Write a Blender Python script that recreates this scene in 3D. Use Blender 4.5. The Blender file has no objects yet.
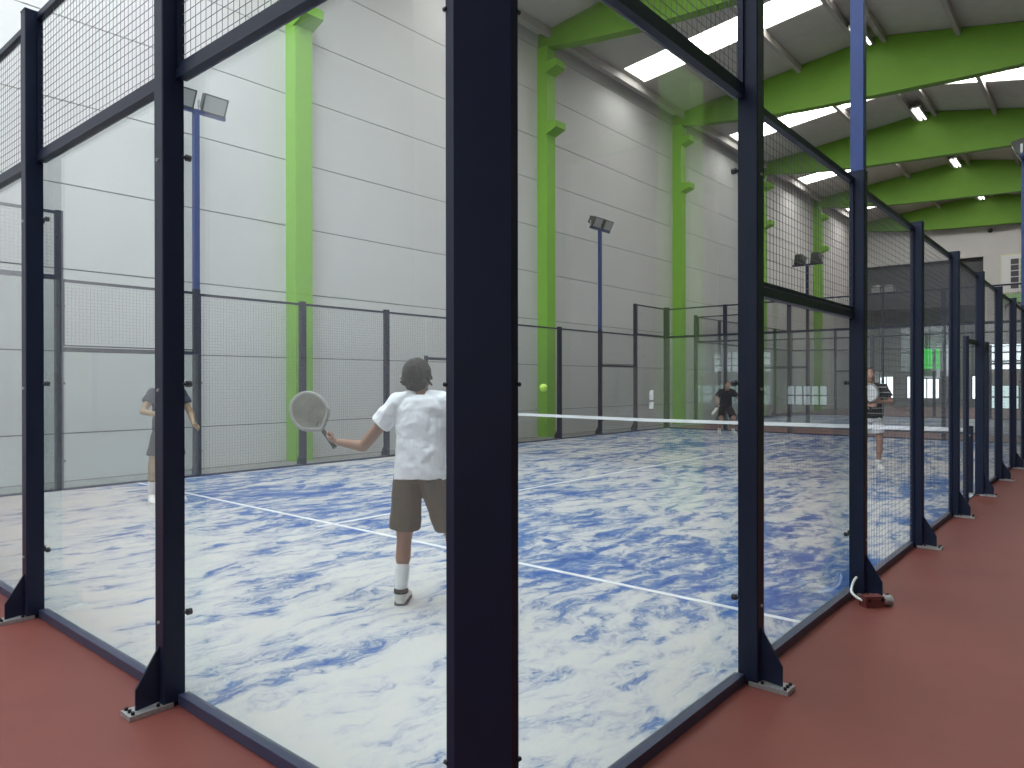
import bpy, bmesh, math, random
from mathutils import Vector, Matrix
random.seed(7)
R = math.radians
C = bpy.context.scene.collection
S = bpy.context.scene

# ------------------------------------------------------------------ materials
def new_mat(name):
    m = bpy.data.materials.new(name); m.use_nodes = True
    return m, m.node_tree.nodes, m.node_tree.links
def pmat(name, col, rough=.5, metal=0, bump=None, vary=None, spec=.5, coords='Object'):
    m, n, l = new_mat(name); b = n['Principled BSDF']
    b.inputs['Base Color'].default_value = (*col, 1)
    b.inputs['Roughness'].default_value = rough
    b.inputs['Metallic'].default_value = metal
    b.inputs['Specular IOR Level'].default_value = spec
    tc = n.new('ShaderNodeTexCoord')
    if vary:
        sc, amt = vary
        no = n.new('ShaderNodeTexNoise'); no.inputs['Scale'].default_value = sc; no.inputs['Detail'].default_value = 6
        l.new(tc.outputs[coords], no.inputs['Vector'])
        mx = n.new('ShaderNodeMix'); mx.data_type = 'RGBA'
        mx.inputs[6].default_value = (*[c*(1-amt) for c in col], 1)
        mx.inputs[7].default_value = (*[min(1, c*(1+amt)) for c in col], 1)
        l.new(no.outputs['Fac'], mx.inputs[0]); l.new(mx.outputs[2], b.inputs['Base Color'])
    if bump:
        sc, st = bump
        no = n.new('ShaderNodeTexNoise'); no.inputs['Scale'].default_value = sc; no.inputs['Detail'].default_value = 3
        l.new(tc.outputs[coords], no.inputs['Vector'])
        bp = n.new('ShaderNodeBump'); bp.inputs['Strength'].default_value = st; bp.inputs['Distance'].default_value = .02
        l.new(no.outputs['Fac'], bp.inputs['Height']); l.new(bp.outputs[0], b.inputs['Normal'])
    return m
def emat(name, col, s):
    m, n, l = new_mat(name); n.remove(n['Principled BSDF'])
    e = n.new('ShaderNodeEmission'); e.inputs[0].default_value = (*col, 1); e.inputs[1].default_value = s
    l.new(e.outputs[0], n['Material Output'].inputs[0]); return m
def math_node(n, op, a=None, b=None):
    x = n.new('ShaderNodeMath'); x.operation = op
    if a is not None: x.inputs[0].default_value = a
    if b is not None: x.inputs[1].default_value = b
    return x
def glass_mat(name, tint, dust_haze):
    # clear pane, real reflection; its dusty sand film also imitates the veil of reflected glare
    m, n, l = new_mat(name); n.remove(n['Principled BSDF'])
    tr = n.new('ShaderNodeBsdfTransparent'); tr.inputs[0].default_value = (*tint, 1)
    gl = n.new('ShaderNodeBsdfGlossy'); gl.inputs['Roughness'].default_value = .0
    df = n.new('ShaderNodeBsdfDiffuse'); df.inputs[0].default_value = (.75, .76, .76, 1)
    g = n.new('ShaderNodeNewGeometry')
    d = n.new('ShaderNodeVectorMath'); d.operation = 'DOT_PRODUCT'
    l.new(g.outputs['Incoming'], d.inputs[0]); l.new(g.outputs['Normal'], d.inputs[1])
    ab = math_node(n, 'ABSOLUTE'); l.new(d.outputs['Value'], ab.inputs[0])
    om = math_node(n, 'SUBTRACT', 1.0); l.new(ab.outputs[0], om.inputs[1])
    pw = math_node(n, 'POWER', None, 5.0); l.new(om.outputs[0], pw.inputs[0])
    mu = math_node(n, 'MULTIPLY_ADD', None, .96); l.new(pw.outputs[0], mu.inputs[0]); mu.inputs[2].default_value = .04
    m1 = n.new('ShaderNodeMixShader'); m1.inputs[0].default_value = dust_haze
    l.new(tr.outputs[0], m1.inputs[1]); l.new(df.outputs[0], m1.inputs[2])
    m2 = n.new('ShaderNodeMixShader'); l.new(mu.outputs[0], m2.inputs[0])
    l.new(m1.outputs[0], m2.inputs[1]); l.new(gl.outputs[0], m2.inputs[2])
    l.new(m2.outputs[0], n['Material Output'].inputs[0])
    return m

NAVY = pmat('navy_paint', (.008, .0135, .036), .42, vary=(9, .2), spec=.3)
BLUE = pmat('blue_paint', (.022, .05, .19), .4, vary=(9, .15))
RAIL = pmat('rail_paint', (.035, .042, .085), .35, vary=(9, .2))
WIRE = pmat('mesh_wire', (.10, .105, .11), .45)
GALV = pmat('galvanised_steel', (.42, .42, .42), .45, .6, vary=(60, .35))
DARKM = pmat('dark_bolt', (.01, .01, .012), .4, .3)
GLASS = glass_mat('pane_glass', (.965, .985, .98), .045)
WALLM = pmat('precast_panel', (.60, .59, .575), .85, vary=(1.3, .05))
JOINT = pmat('panel_joint', (.22, .21, .20), .9)
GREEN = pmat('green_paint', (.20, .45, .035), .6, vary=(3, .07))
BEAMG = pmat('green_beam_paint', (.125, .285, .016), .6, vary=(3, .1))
ROOFM = pmat('roof_sheet', (.50, .48, .44), .7, vary=(3, .12))
PURLM = pmat('purlin_grey', (.40, .375, .35), .7, vary=(4, .15))
SKY = emat('skylight_daylight', (1, .99, .965), 15)
SKYFILL = emat('skylight_left_fill', (.86, .94, 1), 22)  # cooler, stronger glow for the unseen strips that lift the left wall
WINB = emat('window_daylight', (.88, .95, 1), 5)
WINS = emat('window_soft_daylight', (.72, .88, .95), 1.5)
TUBE = emat('lamp_tube', (1, .97, .9), 9)
SIGN = emat('green_lit_sign', (.02, .95, .08), 1.3)
WHITEP = pmat('white_paint', (.75, .76, .76), .6)
TAPE = pmat('white_net_tape', (.86, .86, .87), .7)
GREYD = pmat('dark_recess', (.10, .10, .11), .85, vary=(2, .1))
GREYL = pmat('recess_wall_paint', (.34, .38, .37), .85, vary=(.8, .2))
GREYB = pmat('grey_block', (.16, .19, .19), .85, vary=(2, .1))
LGREEN = pmat('pale_green_door', (.30, .50, .25), .7)
RUST = pmat('brick_red_plastic', (.13, .03, .026), .45, vary=(30, .25))

def floor_material():
    m, n, l = new_mat('red_resin_floor'); b = n['Principled BSDF']
    tc = n.new('ShaderNodeTexCoord')
    no = n.new('ShaderNodeTexNoise'); no.inputs['Scale'].default_value = .9; no.inputs['Detail'].default_value = 9; no.inputs['Roughness'].default_value = .62
    l.new(tc.outputs['Object'], no.inputs['Vector'])
    cr = n.new('ShaderNodeValToRGB'); e = cr.color_ramp.elements
    e[0].position = .3; e[0].color = (.145, .038, .030, 1); e[1].position = .75; e[1].color = (.185, .051, .040, 1)
    l.new(no.outputs['Fac'], cr.inputs[0]); l.new(cr.outputs[0], b.inputs['Base Color'])
    b.inputs['Roughness'].default_value = .5; b.inputs['Specular IOR Level'].default_value = .35
    n2 = n.new('ShaderNodeTexNoise'); n2.inputs['Scale'].default_value = 120
    l.new(tc.outputs['Object'], n2.inputs['Vector'])
    bp = n.new('ShaderNodeBump'); bp.inputs['Strength'].default_value = .12; bp.inputs['Distance'].default_value = .004
    l.new(n2.outputs['Fac'], bp.inputs['Height']); l.new(bp.outputs[0], b.inputs['Normal'])
    return m
def turf_material():
    # blue carpet turf with pale silica sand brushed about in drifts
    m, n, l = new_mat('sanded_blue_turf'); b = n['Principled BSDF']
    b.inputs['Roughness'].default_value = .9; b.inputs['Specular IOR Level'].default_value = .15
    tc = n.new('ShaderNodeTexCoord')
    w = n.new('ShaderNodeTexNoise'); w.inputs['Scale'].default_value = .55; w.inputs['Detail'].default_value = 3
    l.new(tc.outputs['Object'], w.inputs['Vector'])
    sub = n.new('ShaderNodeVectorMath'); sub.operation = 'SUBTRACT'; sub.inputs[1].default_value = (.5, .5, .5)
    l.new(w.outputs['Color'], sub.inputs[0])
    scl = n.new('ShaderNodeVectorMath'); scl.operation = 'SCALE'; scl.inputs['Scale'].default_value = .9
    l.new(sub.outputs[0], scl.inputs[0])
    w2 = n.new('ShaderNodeTexNoise'); w2.inputs['Scale'].default_value = 6; w2.inputs['Detail'].default_value = 5
    l.new(tc.outputs['Object'], w2.inputs['Vector'])
    sub2 = n.new('ShaderNodeVectorMath'); sub2.operation = 'SUBTRACT'; sub2.inputs[1].default_value = (.5, .5, .5)
    l.new(w2.outputs['Color'], sub2.inputs[0])
    scl2 = n.new('ShaderNodeVectorMath'); scl2.operation = 'SCALE'; scl2.inputs['Scale'].default_value = .22
    l.new(sub2.outputs[0], scl2.inputs[0])
    add0 = n.new('ShaderNodeVectorMath'); add0.operation = 'ADD'
    l.new(tc.outputs['Object'], add0.inputs[0]); l.new(scl.outputs[0], add0.inputs[1])
    add = n.new('ShaderNodeVectorMath'); add.operation = 'ADD'
    l.new(add0.outputs[0], add.inputs[0]); l.new(scl2.outputs[0], add.inputs[1])
    def streak(rot, sx, sy, scale, detail, rough=.6, dist=0, loc=(0, 0, 0)):
        mp = n.new('ShaderNodeMapping'); mp.inputs['Rotation'].default_value = (0, 0, R(rot))
        mp.inputs['Scale'].default_value = (sx, sy, 1); mp.inputs['Location'].default_value = loc
        l.new(add.outputs[0], mp.inputs['Vector'])
        t = n.new('ShaderNodeTexNoise'); t.inputs['Scale'].default_value = scale; t.inputs['Detail'].default_value = detail
        t.inputs['Roughness'].default_value = rough; t.inputs['Distortion'].default_value = dist
        l.new(mp.outputs[0], t.inputs['Vector']); return t.outputs['Fac']
    def madd(x, k, y=None, c=0):
        q = math_node(n, 'MULTIPLY_ADD', None, k); l.new(x, q.inputs[0])
        if y is not None: l.new(y, q.inputs[2])
        else: q.inputs[2].default_value = c
        return q.outputs[0]
    patch = streak(48, .55, 1.2, .75, 4, .55)            # big worn areas
    a1 = streak(42, .9, 3.2, 1.5, 10, .72, 0, (3, 1, 0))  # brush sweeps in three directions
    a2 = streak(-25, .9, 3.2, 1.7, 10, .72, 0, (9, 4, 0))
    a3 = streak(75, 1.0, 2.6, 1.6, 10, .72, 0, (5, 7, 0))
    msk = n.new('ShaderNodeTexNoise'); msk.inputs['Scale'].default_value = .9; msk.inputs['Detail'].default_value = 2
    l.new(tc.outputs['Object'], msk.inputs['Vector'])
    def ramp01(src, lo, hi):
        q = n.new('ShaderNodeMapRange'); q.inputs[1].default_value = lo; q.inputs[2].default_value = hi; l.new(src, q.inputs[0]); return q.outputs[0]
    def mixf(f, x, y):
        q = n.new('ShaderNodeMix'); q.data_type = 'FLOAT'; l.new(f, q.inputs[0]); l.new(x, q.inputs[2]); l.new(y, q.inputs[3]); return q.outputs[0]
    sw = mixf(ramp01(msk.outputs['Fac'], .50, .54), mixf(ramp01(msk.outputs['Fac'], .42, .46), a3, a1), a2)
    grain = streak(50, 6, 14, 4, 5, .75)
    v = madd(patch, .36, None, 0); v = madd(sw, .90, v); v = madd(grain, .24, v)
    # sand lies thickest by the back glass, the strip by the service line is worn bare
    sp = n.new('ShaderNodeSeparateXYZ'); l.new(tc.outputs['Object'], sp.inputs[0])
    dx = math_node(n, 'DIVIDE', None, 20.0); l.new(sp.outputs['X'], dx.inputs[0])
    bc = n.new('ShaderNodeValToRGB'); be = bc.color_ramp.elements
    be[0].position = 0; be[0].color = (.57,)*3+(1,); be[1].position = 1; be[1].color = (.47,)*3+(1,)
    for po, va in ((.10, .555), (.15, .47), (.21, .475), (.30, .51), (.6, .51)):
        q = be.new(po); q.color = (va,)*3+(1,)
    l.new(dx.outputs[0], bc.inputs[0])
    ad0 = math_node(n, 'ADD'); l.new(v, ad0.inputs[0]); l.new(bc.outputs[0], ad0.inputs[1])
    ad = math_node(n, 'SUBTRACT', None, .5); l.new(ad0.outputs[0], ad.inputs[0])
    cr = n.new('ShaderNodeValToRGB'); e = cr.color_ramp.elements
    e[0].position = .62; e[0].color = (.035, .10, .29, 1)
    e[1].position = .86; e[1].color = (.52, .505, .475, 1)
    for po, co_ in ((.675, (.075, .15, .33, 1)), (.715, (.18, .235, .345, 1)), (.75, (.36, .38, .42, 1)), (.80, (.47, .47, .475, 1))):
        x = e.new(po); x.color = co_
    l.new(ad.outputs[0], cr.inputs[0]); l.new(cr.outputs[0], b.inputs['Base Color'])
    bp = n.new('ShaderNodeBump'); bp.inputs['Strength'].default_value = .35; bp.inputs['Distance'].default_value = .015
    l.new(ad.outputs[0], bp.inputs['Height']); l.new(bp.outputs[0], b.inputs['Normal'])
    return m
RED = floor_material(); TURF = turf_material()

# ------------------------------------------------------------------ mesh builder
class MB:
    def __init__(s): s.v = []; s.f = []; s.sm = []
    def add(s, vs, fs, smooth=False):
        b = len(s.v); s.v += [tuple(v) for v in vs]; s.f += [tuple(b+i for i in f) for f in fs]; s.sm += [smooth]*len(fs); return s
    def box(s, a, b):
        x0, y0, z0 = a; x1, y1, z1 = b
        return s.add([(x0,y0,z0),(x1,y0,z0),(x1,y1,z0),(x0,y1,z0),(x0,y0,z1),(x1,y0,z1),(x1,y1,z1),(x0,y1,z1)],
              [(0,3,2,1),(4,5,6,7),(0,1,5,4),(1,2,6,5),(2,3,7,6),(3,0,4,7)])
    def prism(s, poly, off, close=True):           # poly: 3-D points in a plane, swept by off
        n = len(poly); off = Vector(off); p = [Vector(q) for q in poly]
        return s.add(p+[q+off for q in p], [tuple(range(n))[::-1], tuple(range(n, 2*n))]+[(i, (i+1) % n, n+(i+1) % n, n+i) for i in range(n)])
    def bar(s, a, b, r, n=4, caps=True, r2=None, smooth=None):
        a = Vector(a); b = Vector(b); d = (b-a).normalized()
        u = d.orthogonal().normalized() if abs(d.z) < .99 and abs(d.x) < .99 else (Vector((0, 1, 0)) if abs(d.x) > .99 else Vector((1, 0, 0)))
        u = (u - d*u.dot(d)).normalized(); w = d.cross(u); r2 = r if r2 is None else r2
        vs = []
        for c, q in ((a, r), (b, r2)):
            for i in range(n):
                t = 2*math.pi*(i+.5)/n; vs.append(c+(u*math.cos(t)+w*math.sin(t))*q)
        fs = [(i, (i+1) % n, n+(i+1) % n, n+i) for i in range(n)]
        s.add(vs, fs, smooth=(n > 6) if smooth is None else smooth)
        if caps: s.add(vs, [tuple(range(n))[::-1], tuple(range(n, 2*n))])
        return s
    def ball(s, c, r, n=12, m=8, sc=(1, 1, 1), M=None):
        vs = []; c = Vector(c)
        for j in range(m+1):
            ph = math.pi*j/m
            for i in range(n):
                t = 2*math.pi*i/n
                q = Vector((math.sin(ph)*math.cos(t)*sc[0], math.sin(ph)*math.sin(t)*sc[1], math.cos(ph)*sc[2]))*r
                if M: q = M @ q
                vs.append(c+q)
        fs = []
        for j in range(m):
            for i in range(n): fs.append((j*n+i, (j+1)*n+i, (j+1)*n+(i+1) % n, j*n+(i+1) % n))
        return s.add(vs, fs, True)
    def mesh(s, name, mat, weld=False):
        me = bpy.data.meshes.new(name); me.from_pydata(s.v, [], s.f)
        me.polygons.foreach_set('use_smooth', s.sm); me.materials.append(mat); me.update()
        if weld:
            bm = bmesh.new(); bm.from_mesh(me); bmesh.ops.remove_doubles(bm, verts=bm.verts, dist=1e-5); bm.to_mesh(me); bm.free()
        return me
    def build(s, name, mat, parent=None, **k):
        return obj(name, s.mesh(name, mat, **k), parent)
def obj(name, me, parent=None):
    o = bpy.data.objects.new(name, me); C.objects.link(o)
    if parent: o.parent = parent
    return o
def tag(o, label=None, cat=None, group=None, kind=None):
    if label: o['label'] = label
    if cat: o['category'] = cat
    if group: o['group'] = group
    if kind: o['kind'] = kind
    return o
def thing(name, label, cat, loc=(0, 0, 0), rz=0, group=None):
    o = bpy.data.objects.new(name, None); C.objects.link(o); o.empty_display_size = .1
    o.location = loc; o.rotation_euler = (0, 0, rz); return tag(o, label, cat, group)
def struct(name, mb, mat): return tag(mb.build(name, mat), kind='structure')
def dup(root, M, label, group=None, cat=None):
    def cp(o, par):
        c = o.copy(); C.objects.link(c)
        if par is not None: c.parent = par
        for ch in kids.get(o.name, []): cp(ch, c)
        return c
    kids = KIDS
    if root.name not in kids_done: register(root)
    r = cp(root, None); r.matrix_world = M; r['label'] = label
    if group: r['group'] = group
    return r
KIDS = {}; kids_done = set()
def register(root):
    kids_done.add(root.name)
    def rec(o):
        KIDS[o.name] = list(o.children)
        for c in o.children: rec(c)
    rec(root)
ORD = ['first', 'second', 'third', 'fourth', 'fifth', 'sixth', 'seventh', 'eighth', 'ninth', 'tenth', 'eleventh']

# ------------------------------------------------------------------ the hall
X0, X1 = -9.6, 47.0
YW, YR = 11.0, -16.2
RIDGE, VAL, ZR, SL = 4.2, -2.6, 12.12, .115
def zroof(y):
    yy = y if y >= VAL else 2*VAL-y
    return ZR - (SL if yy > RIDGE else .2)*abs(yy-RIDGE)
struct('floor', MB().box((X0-.3, YR-.3, -.3), (X1+6.3, YW+.3, -.02)), RED)
# side wall of stacked precast panels with open joints
def course_wall(name, ax, at, a0, a1, z_list, thick, ztop, sgn):
    m = MB(); j = MB()
    zs = [0]+z_list+[ztop]
    for k in range(len(zs)-1):
        z0, z1 = zs[k]+.009, zs[k+1]-.009
        if ax == 'x': m.box((a0, min(at, at+sgn*thick), z0), (a1, max(at, at+sgn*thick), z1))
        else: m.box((min(at, at+sgn*thick), a0, z0), (max(at, at+sgn*thick), a1, z1))
    o = struct(name, m, WALLM)
    d = .02
    if ax == 'x': j.box((a0, min(at+sgn*d, at+sgn*(thick+d)), 0), (a1, max(at+sgn*d, at+sgn*(thick+d)), ztop))
    else: j.box((min(at+sgn*d, at+sgn*(thick+d)), a0, 0), (max(at+sgn*d, at+sgn*(thick+d)), a1, ztop))
    o2 = j.build(name+'_core', JOINT, o)
    return o
ZC = [.75, 2.03, 3.31, 4.63, 5.92, 7.22, 8.42, 9.7, 10.95]
course_wall('wall_back', 'x', YW, X0, X1+6, ZC, .16, 12.2, 1)
struct('wall_left', MB().box((X0-.2, YR, 0), (X0, YW, 2.2)).box((X0-.2, YR, 9.4), (X0, YW, 12.6)).box((X0-.2, YR, 2.2), (X0, -14, 9.4))
       .box((X0-.2, -6, 2.2), (X0, -4, 9.4)).box((X0-.2, 5.7, 2.2), (X0, 5.9, 9.4)).box((X0-.2, 9.2, 2.2), (X0, YW, 9.4)).box((X0-.2, -14, 4.8), (X0, -6, 9.4)), WALLM)
wr = MB(); wr.box((X0, YR-.2, 1.2), (X1+6, YR, 12.6)).box((X0, YR-.2, 0), (X1+6, YR, .15))
xs = [X0, 29.8, 32.2, X1+6]
for i in range(0, len(xs)-1, 2): wr.box((xs[i], YR-.2, .15), (xs[i+1], YR, 1.2))
struct('wall_right', wr, WALLM)
# roof: grey sheets with mid-bay skylight strips, and unseen strips added to brighten the left wall
BX = [-1.57-8.0+8*k for k in range(8)]          # frames
BX = [6.45+8*k for k in range(6)]              # 6.45 ... 46.45
SKX = [(-5.9, -4.0), (-1.0, .9), (1.8, 3.8)]+[(6.45+8*k+3.45, 6.45+8*k+4.75) for k in range(0, 5)]
def roof_strip(m, xa, xb, ya, yb, up=0, th=.12):
    za, zb = zroof(ya)+up, zroof(yb)+up
    m.add([(xa,ya,za),(xb,ya,za),(xb,yb,zb),(xa,yb,zb),(xa,ya,za+th),(xb,ya,za+th),(xb,yb,zb+th),(xa,yb,zb+th)],
          [(0,3,2,1),(4,5,6,7),(0,1,5,4),(1,2,6,5),(2,3,7,6),(3,0,4,7)])
SECT = [(VAL, RIDGE), (RIDGE, YW), (YR, 2*VAL-RIDGE), (2*VAL-RIDGE, VAL)]
ceil = MB()
cur = X0-.2
for a, b in SKX+[(X1+6.2, None)]:
    for ya, yb in SECT: roof_strip(ceil, cur, a, ya, yb)
    if b is None: break
    roof_strip(ceil, a, b, 10.4, YW); roof_strip(ceil, a, b, YR, -15.6)
    roof_strip(ceil, a, b, -15.6, 2*VAL-RIDGE); roof_strip(ceil, a, b, 2*VAL-RIDGE, VAL-.9)
    roof_strip(ceil, a, b, VAL-.9, VAL); roof_strip(ceil, a, b, VAL, VAL+.9)
    roof_strip(ceil, a, b, 4.05, RIDGE); roof_strip(ceil, a, b, RIDGE, 4.5); 
    cur = b
struct('ceiling', ceil, ROOFM)
for k, (a, b) in enumerate(SKX):
    for ya, yb in ((RIDGE+.3, 10.4), (VAL+.9, 4.05)):
        s = MB(); roof_strip(s, a, b, ya, yb, .03, .03)
        tag(s.build('window_%d' % (len([o for o in C.objects if o.name.startswith('window')])+1), SKYFILL if a < 4 else SKY), kind='structure')
struct('floor_strip', MB().box((X0, 10.13, -.02), (X1+5, YW, .0)), pmat('concrete_strip', (.27, .27, .26), .9, vary=(5, .2)))
# purlins along the hall
PY = [10.6, 8.65, 6.45, 4.6, 3.93, 2.0, -.3, -2.3]
PLAB = ['against the side wall', 'second up from the side wall', 'third up from the side wall', 'just on the wall side of the ridge',
        'just past the ridge', 'second past the ridge', 'third past the ridge', 'beside the roof valley']
for y, lb in zip(PY, PLAB):
    z = zroof(y)
    tag(MB().box((X0, y-.06, z-.24), (X1+.02, y+.06, z-.001)).build('roof_purlin', PURLM),
        'long grey roof purlin, '+lb, 'purlin', 'grey roof purlins', 'thing')
# green frames
def beam_mesh():
    m = MB(); zb = 10.95
    poly = [(0, YW-.002, zb), (0, YW-.002, zroof(YW)-.02), (0, RIDGE, ZR-.02), (0, VAL, zroof(VAL)-.02), (0, VAL, 10.25), (0, -.5, 10.2), (0, 2, 10.24), (0, 4.2, 10.32), (0, 6.4, 10.42), (0, 7.8, 10.52), (0, 9.5, 10.72)]
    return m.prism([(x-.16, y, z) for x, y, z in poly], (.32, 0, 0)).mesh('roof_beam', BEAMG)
bme = beam_mesh()
def column_parts(root):
    m = MB().box((-.19, 10.66, -.02), (.19, YW-.002, 10.93)); m.build('shaft', GREEN, root)
    for z in (8.45, 10.15):
        k = MB()
        k.prism([(-.22, 10.70, z), (-.22, 10.70, z+.32), (-.22, 10.32, z+.32), (-.22, 10.32, z+.14)], (.44, 0, 0))
        k.build('bracket', GREEN, root)
NB = {14.45: 'above the net end of the near court', 22.45: 'just past the far end of the near court', 30.45: 'over the further court',
      38.45: 'last but one before the end wall', 46.45: 'closest to the pale end wall', 6.45: 'above the players near the back glass', -1.55: 'over the near corner post', -9.55: 'beside the glazed end wall'}
col0 = None
for x in BX:
    w = NB[round(x, 2)]
    o = obj('roof_beam', bme); o.location = (x, 0, 0)
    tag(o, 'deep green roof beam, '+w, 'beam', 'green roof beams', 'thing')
    if 0 < x < 46:
        lab = 'green bracketed pillar on the panelled wall, '+w
        if col0 is None:
            col0 = thing('wall_pillar', lab, 'pillar', (x, 0, 0), 0, 'green pillars on the panelled wall'); col0['kind'] = 'thing'; column_parts(col0)
        else: dup(col0, Matrix.Translation((x, 0, 0)), lab)
    if x > 5 or x < -5:
        m = MB().box((x-.2, VAL-.2, -.02), (x+.2, VAL+.2, 11.4)).box((x-.16, YR, 10.5), (x+.16, VAL, 11.3)).box((x-.2, YR, 0), (x+.2, YR+.35, 11.3))
        struct('wall_pier', m, GREEN)
# ridge lamps
lamp0 = None
for k, x in enumerate([21.2, 29.3, 37.3, 45.2, 13.2, 5.2]):
    lab = 'small tubular ceiling lamp under the ridge, ' + ['in front of the beam past the near court', 'second from the camera side', 'third along the ridge line',
          'last one near the end wall', 'above the net', 'above the back glass'][k]
    if lamp0 is None:
        lamp0 = thing('ridge_lamp', lab, 'lamp', (x, 4.3, 11.68), 0, 'tube lamps along the ridge')
        m = MB().box((-.75, -.16, .1), (.75, .16, .16)).box((-.75, -.17, .02), (.75, -.14, .12)).box((-.75, .14, .02), (.75, .17, .12)).box((-.5, -.02, .16), (-.46, .02, .45)).box((.46, -.02, .16), (.5, .02, .45))
        m.build('housing', GALV, lamp0)
        for s_ in (-.07, .07): MB().bar((-.7, s_, .06), (.7, s_, .06), .03, 8).build('lamp_tube', TUBE, lamp0)
    else: dup(lamp0, Matrix.Translation((x, 4.3, 11.68)), lab)

# end wall: pale wall with a dark recess, windows below
XE = X1
ew = MB()
ew.box((XE, 4.4, 8.7), (XE+.25, YW, 12.6)).box((XE, YR, 3.7), (XE+.25, 4.4, 12.6))
ew.box((XE, -1.5, 1.35), (XE+.25, 4.4, 2.2)).box((XE, YR, 1.3), (XE+.25, -1.5, 3.7))
ew.box((XE, YR, 0), (XE+.25, -15.5, 1.3)).box((XE, -12.9, 0), (XE+.25, -1.5, 1.3))
struct('wall_end', ew, WALLM)
bk = MB().box((XE+5, YR, 5.2), (XE+5.2, YW, 12.6)).box((XE+5, 4.4, 3.9), (XE+5.2, YW, 5.2)).box((XE+5, 4.4, 1.9), (XE+5.2, 6.3, 3.9)).box((XE+5, 7.6, 1.9), (XE+5.2, YW, 3.9))
for a, b in ((4.4, 4.8), (5.6, 6.3), (6.75, 7.4), (8.5, 8.8), (9.3, 10.1), (10.95, YW)): bk.box((XE+5, a, 0), (XE+5.2, b, 1.9))
struct('wall_recess', bk, GREYL)
struct('wall_recess_lintel', MB().box((XE+.3, 4.2, 6.0), (XE+.6, YW, 8.72)).box((XE+.25, 4.2, 0), (XE+5, 4.4, 12.4)), GREYD)
nwin = [0]
def wnum():
    nwin[0] = len([o for o in C.objects if o.name.startswith('window')])+1; return 'window_%d' % nwin[0]
def lit_window(x, y0, y1, z0, z1, ny, nz, mat, fr=.07, bars=GREYD):
    w = tag(MB().box((x+.12, y0, z0), (x+.15, y1, z1)).build(wnum(), mat), kind='structure')
    f = MB()
    for i in range(ny+1):
        y = y0+(y1-y0)*i/ny; f.box((x+.02, y-fr/2, z0), (x+.11, y+fr/2, z1))
    for i in range(nz+1):
        z = z0+(z1-z0)*i/nz; f.box((x+.03, y0, z-fr/2), (x+.10, y1, z+fr/2))
    f.build('window_frame', bars, w); return w
lit_window(XE, .2, 4.4, 2.2, 3.7, 6, 3, WINB, .09)
lit_window(XE, -1.5, 4.4, 0, 1.35, 7, 2, emat('door_daylight', (.74, .92, .95), 3), .08)
lit_window(XE, -15.5, -12.9, 0, 1.3, 5, 2, WINS, .08)
for a, b in ((4.8, 5.6), (6.3, 6.75), (8.8, 9.3), (10.1, 10.95)): lit_window(XE+4.9, a, b, 0.2, 1.9, 2, 1, WINB, .05)
lit_window(XE+4.9, 7.4, 8.5, .2, 1.75, 3, 1, WINB, .06)
# unseen left glazed end, one pane added to brighten the side wall; right-hand windows
def lit_wall_window(x0, x1, y0, y1, z0, z1, n, mat):
    w = MB().box((x0, y0, z0), (x1, y1, z1)).build(wnum(), mat); tag(w, kind='structure'); return w
for a, b in ((-4, .9), (1.1, 5.7), (5.9, 9.2)):
    w = tag(MB().box((X0-.15, a, 2.2), (X0-.1, b, 9.4)).build(wnum(), emat('end_window_fill', (.84, .93, 1), 2.5 if a < 5 else 5)), kind='structure')
    f = MB()
    for i in range(5):
        y = a+(b-a)*i/4; f.box((X0-.08, y-.04, 2.2), (X0-.02, y+.04, 9.4))
    for i in range(7):
        z = 2.2+7.2*i/6; f.box((X0-.07, a, z-.03), (X0-.03, b, z+.03))
    f.build('window_frame', GREYD, w)
for a, b in ((-14, -6),): tag(MB().box((X0-.15, a, 2.2), (X0-.1, b, 4.8)).build(wnum(), WINS), kind='structure')
for i in (1,):
    a, b = xs[i], xs[i+1]
    w = tag(MB().box((a, YR-.15, .15), (b, YR-.1, 1.2)).build(wnum(), WINB), kind='structure')
    f = MB()
    for q in range(5):
        x = a+(b-a)*q/4; f.box((x-.05, YR-.08, .15), (x+.05, YR-.02, 1.2))
    for z in (.15, .6, 1.2): f.box((a, YR-.07, z-.06), (b, YR-.03, z+.06))
    f.build('window_frame', GREYD, w)
# lit green sign in the recess
sg = thing('lit_sign', 'bright green lit panel with dark bars beyond the far end of the court', 'sign', (XE+4.6, 8.05, 0))
MB().box((0, -.75, 2.35), (.08, .75, 3.8)).build('sign_face', SIGN, sg)
m = MB()
for z in (2.35, 2.62, 2.9, 3.78): m.box((-.03, -.77, z-.02), (.0, .77, z+.02))
m.box((-.02, -.80, 1.9), (.1, -.74, 3.82)).box((-.02, .74, 1.9), (.1, .80, 3.82)); m.build('sign_frame', GREYD, sg)
struct('wall_counter', MB().box((XE+3, 4.6, -.02), (XE+3.6, 10.8, .5)), GREYB)
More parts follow.
